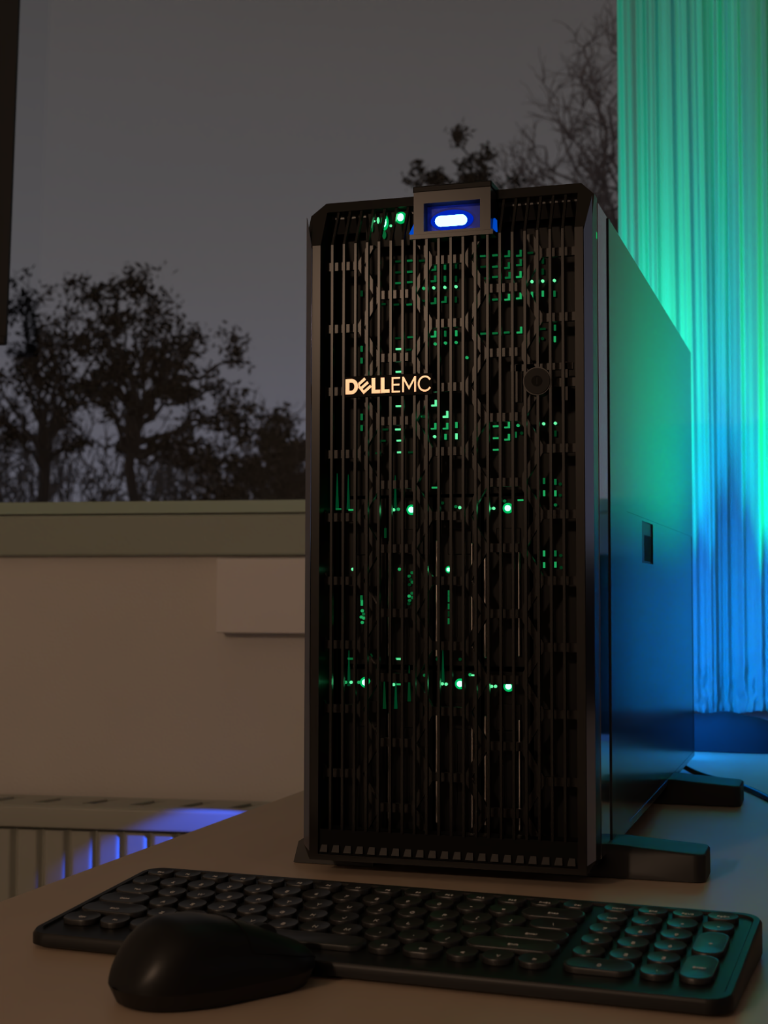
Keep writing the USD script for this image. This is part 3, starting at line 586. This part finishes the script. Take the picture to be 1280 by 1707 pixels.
us = thing('uplight_strip', 'slim strip of coloured uplights along the foot of the curtain behind the bag', 'lamp', wall_pt(0, 0.105, 0), 7.0)
put('strip_case', box(-0.03, 0.215, -0.006, 0.006, 0.0003, 0.018), M_LAMPCASE, us)
for k, (ts, tz, col, pw) in enumerate([(-0.016, 0.62, (0.0, 0.60, 1.0), 1.0), (0.012, 0.56, (0.0, 1.0, 0.52), 1.6), (0.036, 0.52, (0.0, 1.0, 0.55), 1.75), (0.062, 0.46, (0.0, 1.0, 0.60), 0.8),
                                     (0.090, 0.36, (0.0, 0.50, 1.0), 0.7), (0.116, 0.40, (0.0, 0.45, 1.0), 0.7), (0.145, 0.46, (0.0, 1.0, 0.55), 0.9), (0.168, 0.56, (0.0, 1.0, 0.20), 2.1), (0.195, 0.5, (0.0, 1.0, 0.5), 0.9)]):
    put('nozzle', Manifold.cylinder(0.008, 0.005, 0.005, 16).translate([ts, 0, 0.018]), M_LAMPCASE, us)
    b = UsdLux.SphereLight.Define(stage, f'{us.GetPath()}/beam_{k}'); b.CreateRadiusAttr(0.003); b.CreateIntensityAttr(BEAM_POWER * pw); b.CreateColorAttr(Gf.Vec3f(*col))
    b.AddTransformOp().Set(frame_matrix((ts, 0, 0.031), (0, 0.034, tz - 0.031)))
    sh = UsdLux.ShapingAPI.Apply(b.GetPrim()); sh.CreateShapingConeAngleAttr(7.5); sh.CreateShapingConeSoftnessAttr(1.0)

# ------------------------------------------------------------------ curtain
def curtain():
    s0, s1, z0, z1 = -0.028, 0.224, 0.037, 1.66
    s = np.linspace(s0, s1, 420); z = np.r_[np.linspace(z0, 0.16, 40), np.linspace(0.165, z1, 60)]
    Sg, Zg = np.meshgrid(s, z)
    P = np.stack([Sg * 22, Zg * 0.35, np.zeros_like(Sg)], -1)
    ph = 2 * np.pi * (Sg / 0.023 + 1.5 * meshkit.noise(P, 3) )
    ph2 = 2 * np.pi * (Sg / 0.0098 + 1.3 * meshkit.noise(P * 1.7, 8))
    amp = 0.45 + 1.0 * meshkit.noise(np.stack([Sg * 30, Zg * 0.2, 0 * Sg], -1), 5)
    n = 0.060 + 0.0036 * amp * np.sin(ph) + 0.0017 * np.sin(ph2)
    n = n - 0.020 * np.exp(-((Sg - 0.112) / 0.018) ** 2) + 0.008 * np.exp(-((Sg - 0.158) / 0.012) ** 2)
    low = np.clip((0.135 - Zg) / 0.09, 0, 1) ** 1.2
    n = n + low * 0.026 * (meshkit.fbm(np.stack([Sg * 95, Zg * 55, 0 * Sg], -1), 3, 11) - 0.5)
    zz = Zg + np.where(np.arange(len(z))[:, None] == 0, 0, 0) + low * 0.014 * (meshkit.noise(np.stack([Sg * 75, 0 * Sg, 0 * Sg], -1), 21) - 0.5)
    fr = W0 + Sg[..., None] * WX + n[..., None] * WN + zz[..., None] * np.array([0, 0, 1.0])
    bk = fr - 0.0009 * WN
    h, w = Sg.shape; i, j = np.meshgrid(np.arange(h - 1), np.arange(w - 1), indexing='ij'); a = (i * w + j).ravel()
    F = np.vstack([np.c_[a, a + 1, a + w + 1], np.c_[a, a + w + 1, a + w]]); N = h * w
    rim = np.r_[np.arange(w), (np.arange(1, h)) * w + w - 1, (h - 1) * w + np.arange(w - 2, -1, -1), np.arange(h - 2, 0, -1) * w]; nx = np.roll(rim, -1)
    R = np.vstack([np.c_[nx, rim, rim + N], np.c_[nx, rim + N, nx + N]])
    return np.vstack([fr.reshape(-1, 3), bk.reshape(-1, 3)]), np.vstack([F, F[:, ::-1] + N, R])
ct = thing('curtain', 'tall gathered aqua-tinted curtain lit green and blue beside the window', 'curtain')
put('fabric', curtain(), M_CURTAIN, ct, smooth=60)
put('track', wbox(-0.06, 0.30, 0.040, 0.075, 1.66, 1.69), M_SILL, ct)

# ------------------------------------------------------------------ cables
c1 = put('desk_cable', tube(smooth_line([(0.060, 0.69, 0.020), (0.088, 0.652, 0.0075), (0.118, 0.600, 0.0030), (0.151, 0.546, 0.0030), (0.186, 0.457, 0.0030), (0.30, 0.28, 0.0030)], 60), 0.0027, 8), M_CABLE, smooth=True,
         label='thin black cable running over the desk from behind the tower', category='cable')
def bag():
    nu, nv = 60, 24; V = []
    for i in range(nu):
        u = i / (nu - 1); x = -0.16 + 0.355 * u; end = (1 - abs(2 * u - 1) ** 8) ** 0.5
        hgt = (0.040 + 0.011 * math.exp(-((x - 0.118) / 0.035) ** 2) + 0.005 * math.sin(x * 40)) * max(end, 0.02)
        for j in range(nv):
            a = math.pi * j / (nv - 1); c, sn = math.cos(a), math.sin(a)
            V.append((x, 0.890 - math.copysign(abs(c) ** 0.7, c) * 0.030 * max(end, 0.05) - 0.06 * (x - 0.1), 0.0008 + abs(sn) ** 0.7 * hgt))
    V = np.array(V); V[:, 2] += np.where(V[:, 2] > 0.01, 0.004 * (meshkit.fbm(V * 60, 3, 4) - 0.5), 0)
    F = []
    for i in range(nu - 1):
        for j in range(nv):
            k = (j + 1) % nv; a, b = i * nv + j, i * nv + k; F += [(a, b, b + nv), (a, b + nv, a + nv)]
    F += [(0, j + 1, j) for j in range(1, nv - 1)] + [((nu - 1) * nv, (nu - 1) * nv + j, (nu - 1) * nv + j + 1) for j in range(1, nv - 1)]
    m = trimesh.Trimesh(V, F, process=False); trimesh.repair.fix_normals(m); return m
put('cloth_bag', bag(), M_BAG, smooth=60, label='low dark cloth bag lying along the back of the desk under the curtain', category='bag')

sc = thing('added_blocker', 'low black screen added unseen past the curtain to darken the reflection in the tower side', 'screen', (0.45, 0.84, 0))  # unseen black panel added so the tower side mirrors something dark
put('panel', rbox(-0.245, 0.30, -0.012, 0.012, 0.02, 0.238, 0.004), M_BLOCKER, sc, smooth=30)
for x in (-0.18, 0.22): put('foot', rbox(x - 0.02, x + 0.02, -0.04, 0.025, 0.0, 0.02, 0.003), M_BLOCKER, sc)

# ------------------------------------------------------------------ trees outside
TL = np.array([math.cos(YAW), math.sin(YAW), 0]); TD = np.array([-math.sin(YAW), math.cos(YAW), 0])
def limb(rng, a, b, r0_, r1_, wob, n=9):
    t = np.linspace(0, 1, n)[:, None]; p = np.asarray(a) * (1 - t) + np.asarray(b) * t
    L = np.linalg.norm(np.asarray(b) - a); p[1:-1] += rng.normal(0, wob * L, (n - 2, 3)); 
    p[:, 2] += (np.sin(t[:, 0] * np.pi) * L * 0.05)
    return p, r0_ + (r1_ - r0_) * t[:, 0]
def leaves(rng, centers, rad, per, size):
    C = np.repeat(np.asarray(centers), per, 0); n = len(C); C = C + rng.normal(0, rad, (n, 3)) * [1, 1, 0.8]
    d = rng.normal(0, 1, (n, 3)); d /= np.linalg.norm(d, axis=1, keepdims=True); e = np.cross(d, rng.normal(0, 1, (n, 3))); e /= np.linalg.norm(e, axis=1, keepdims=True)
    s = size * rng.uniform(0.6, 1.3, (n, 1))
    v = np.stack([C - d * s, C + e * s * 0.45, C + d * s, C - e * s * 0.45], 1).reshape(-1, 3); k = np.arange(n)[:, None] * 4
    return v, np.vstack([k + [0, 1, 2], k + [0, 2, 3]])
def tree(name, label, x0, dist, base, fork, limbs, seed, leaf=None, bark=M_BARK, thick=0.10, twigs=6, twig_len=0.16, group=None, category='tree', twig_r=0.006, sub=3):
    """limbs: tips as (across, up) in units of dist / 2436 from the trunk at eye height; every tip also gets its own depth."""
    rng = np.random.default_rng(seed); m = dist / FPX
    loc = CAM * [1, 1, 0] + x0
    P = lambda a, h, d=0.0: TL * a * m + TD * d + np.array([0, 0, 0.19 + h * m])
    wood, tips = [], []
    f0 = P(*fork); root = P(base[0], 0) * [1, 1, 0] + [0, 0, -3.5]
    p, r = limb(rng, root, f0, thick, thick * 0.6, 0.012, 10); wood.append(tube(p, r, 8))
    for a, h in limbs:
        st = P(fork[0] + (a - fork[0]) * 0.03, fork[1] - rng.uniform(0.0, 0.3) * max(0, fork[1]))
        en = P(a, h, rng.uniform(-0.9, 0.9)); L = np.linalg.norm(en - st)
        p, r = limb(rng, st, en, thick * rng.uniform(0.28, 0.45), twig_r * 1.3, 0.035, 11); wood.append(tube(p, r, 5)); tips.append(p[-1]); tips += list(p[6:-1])
        for _ in range(twigs):
            t = rng.integers(4, 11); q = p[t]; d = rng.normal(0, 1, 3) + (en - st) / L * 0.8 + [0, 0, 0.25]; d /= np.linalg.norm(d)
            e = q + d * L * twig_len * rng.uniform(0.5, 1.5)
            pp_, rr = limb(rng, q, e, twig_r * 1.6, twig_r * 0.7, 0.05, 5); wood.append(tube(pp_, rr, 4)); tips += [pp_[-1], pp_[2]]
            for _ in range(sub):
                q2 = pp_[rng.integers(1, 5)]; d2 = d + rng.normal(0, 0.7, 3); d2 /= np.linalg.norm(d2); e2 = q2 + d2 * L * twig_len * rng.uniform(0.25, 0.8)
                p3, r3 = limb(rng, q2, e2, twig_r, twig_r * 0.5, 0.05, 4); wood.append(tube(p3, r3, 3)); tips.append(p3[-1])
    T = thing(name, label, category, loc, group=group)
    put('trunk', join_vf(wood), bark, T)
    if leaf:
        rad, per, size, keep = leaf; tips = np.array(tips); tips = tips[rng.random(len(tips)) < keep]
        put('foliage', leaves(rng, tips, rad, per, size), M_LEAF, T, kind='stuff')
def ground_pt(px, dist):
    d = fw + rt * (px - 640) / FPX; d = d[:2] / np.linalg.norm(d[:2]); return np.array([*(d * dist), 0.0])
# (the two trees over the ledge, the low bushy one, the leafy top behind the tower, the bare one beside the curtain)
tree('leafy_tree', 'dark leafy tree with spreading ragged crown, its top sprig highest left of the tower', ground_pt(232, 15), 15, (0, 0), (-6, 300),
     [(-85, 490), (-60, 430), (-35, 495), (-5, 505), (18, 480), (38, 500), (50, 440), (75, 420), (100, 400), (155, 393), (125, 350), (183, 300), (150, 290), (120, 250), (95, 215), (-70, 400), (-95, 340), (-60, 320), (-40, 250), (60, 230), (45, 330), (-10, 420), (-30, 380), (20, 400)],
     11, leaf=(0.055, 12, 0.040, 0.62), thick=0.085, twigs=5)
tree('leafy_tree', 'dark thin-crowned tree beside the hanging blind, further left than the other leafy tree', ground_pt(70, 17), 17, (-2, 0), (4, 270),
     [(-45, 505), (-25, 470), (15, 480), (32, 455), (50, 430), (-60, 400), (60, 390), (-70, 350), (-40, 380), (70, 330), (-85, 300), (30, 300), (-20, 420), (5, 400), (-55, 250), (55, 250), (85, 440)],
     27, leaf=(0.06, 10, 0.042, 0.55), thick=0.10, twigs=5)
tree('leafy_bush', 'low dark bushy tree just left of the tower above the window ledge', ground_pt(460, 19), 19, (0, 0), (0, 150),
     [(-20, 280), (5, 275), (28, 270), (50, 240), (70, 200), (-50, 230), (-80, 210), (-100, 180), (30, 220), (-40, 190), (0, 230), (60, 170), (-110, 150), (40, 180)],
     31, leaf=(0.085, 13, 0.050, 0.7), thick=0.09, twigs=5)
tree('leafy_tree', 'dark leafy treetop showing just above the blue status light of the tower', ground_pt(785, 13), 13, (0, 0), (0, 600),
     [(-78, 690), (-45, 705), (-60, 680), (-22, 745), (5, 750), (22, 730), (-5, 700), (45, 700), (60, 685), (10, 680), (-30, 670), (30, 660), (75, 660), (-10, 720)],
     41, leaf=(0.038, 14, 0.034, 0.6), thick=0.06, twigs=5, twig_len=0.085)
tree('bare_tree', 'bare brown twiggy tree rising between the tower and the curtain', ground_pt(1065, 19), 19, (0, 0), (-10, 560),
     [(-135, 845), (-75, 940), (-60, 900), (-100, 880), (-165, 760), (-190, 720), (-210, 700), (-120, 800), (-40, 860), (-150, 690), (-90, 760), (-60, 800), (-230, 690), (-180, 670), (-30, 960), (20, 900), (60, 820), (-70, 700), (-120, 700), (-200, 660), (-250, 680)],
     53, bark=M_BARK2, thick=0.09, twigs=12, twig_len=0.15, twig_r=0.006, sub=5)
# thicket of bare shrubs further off
rng0 = random.Random(5)
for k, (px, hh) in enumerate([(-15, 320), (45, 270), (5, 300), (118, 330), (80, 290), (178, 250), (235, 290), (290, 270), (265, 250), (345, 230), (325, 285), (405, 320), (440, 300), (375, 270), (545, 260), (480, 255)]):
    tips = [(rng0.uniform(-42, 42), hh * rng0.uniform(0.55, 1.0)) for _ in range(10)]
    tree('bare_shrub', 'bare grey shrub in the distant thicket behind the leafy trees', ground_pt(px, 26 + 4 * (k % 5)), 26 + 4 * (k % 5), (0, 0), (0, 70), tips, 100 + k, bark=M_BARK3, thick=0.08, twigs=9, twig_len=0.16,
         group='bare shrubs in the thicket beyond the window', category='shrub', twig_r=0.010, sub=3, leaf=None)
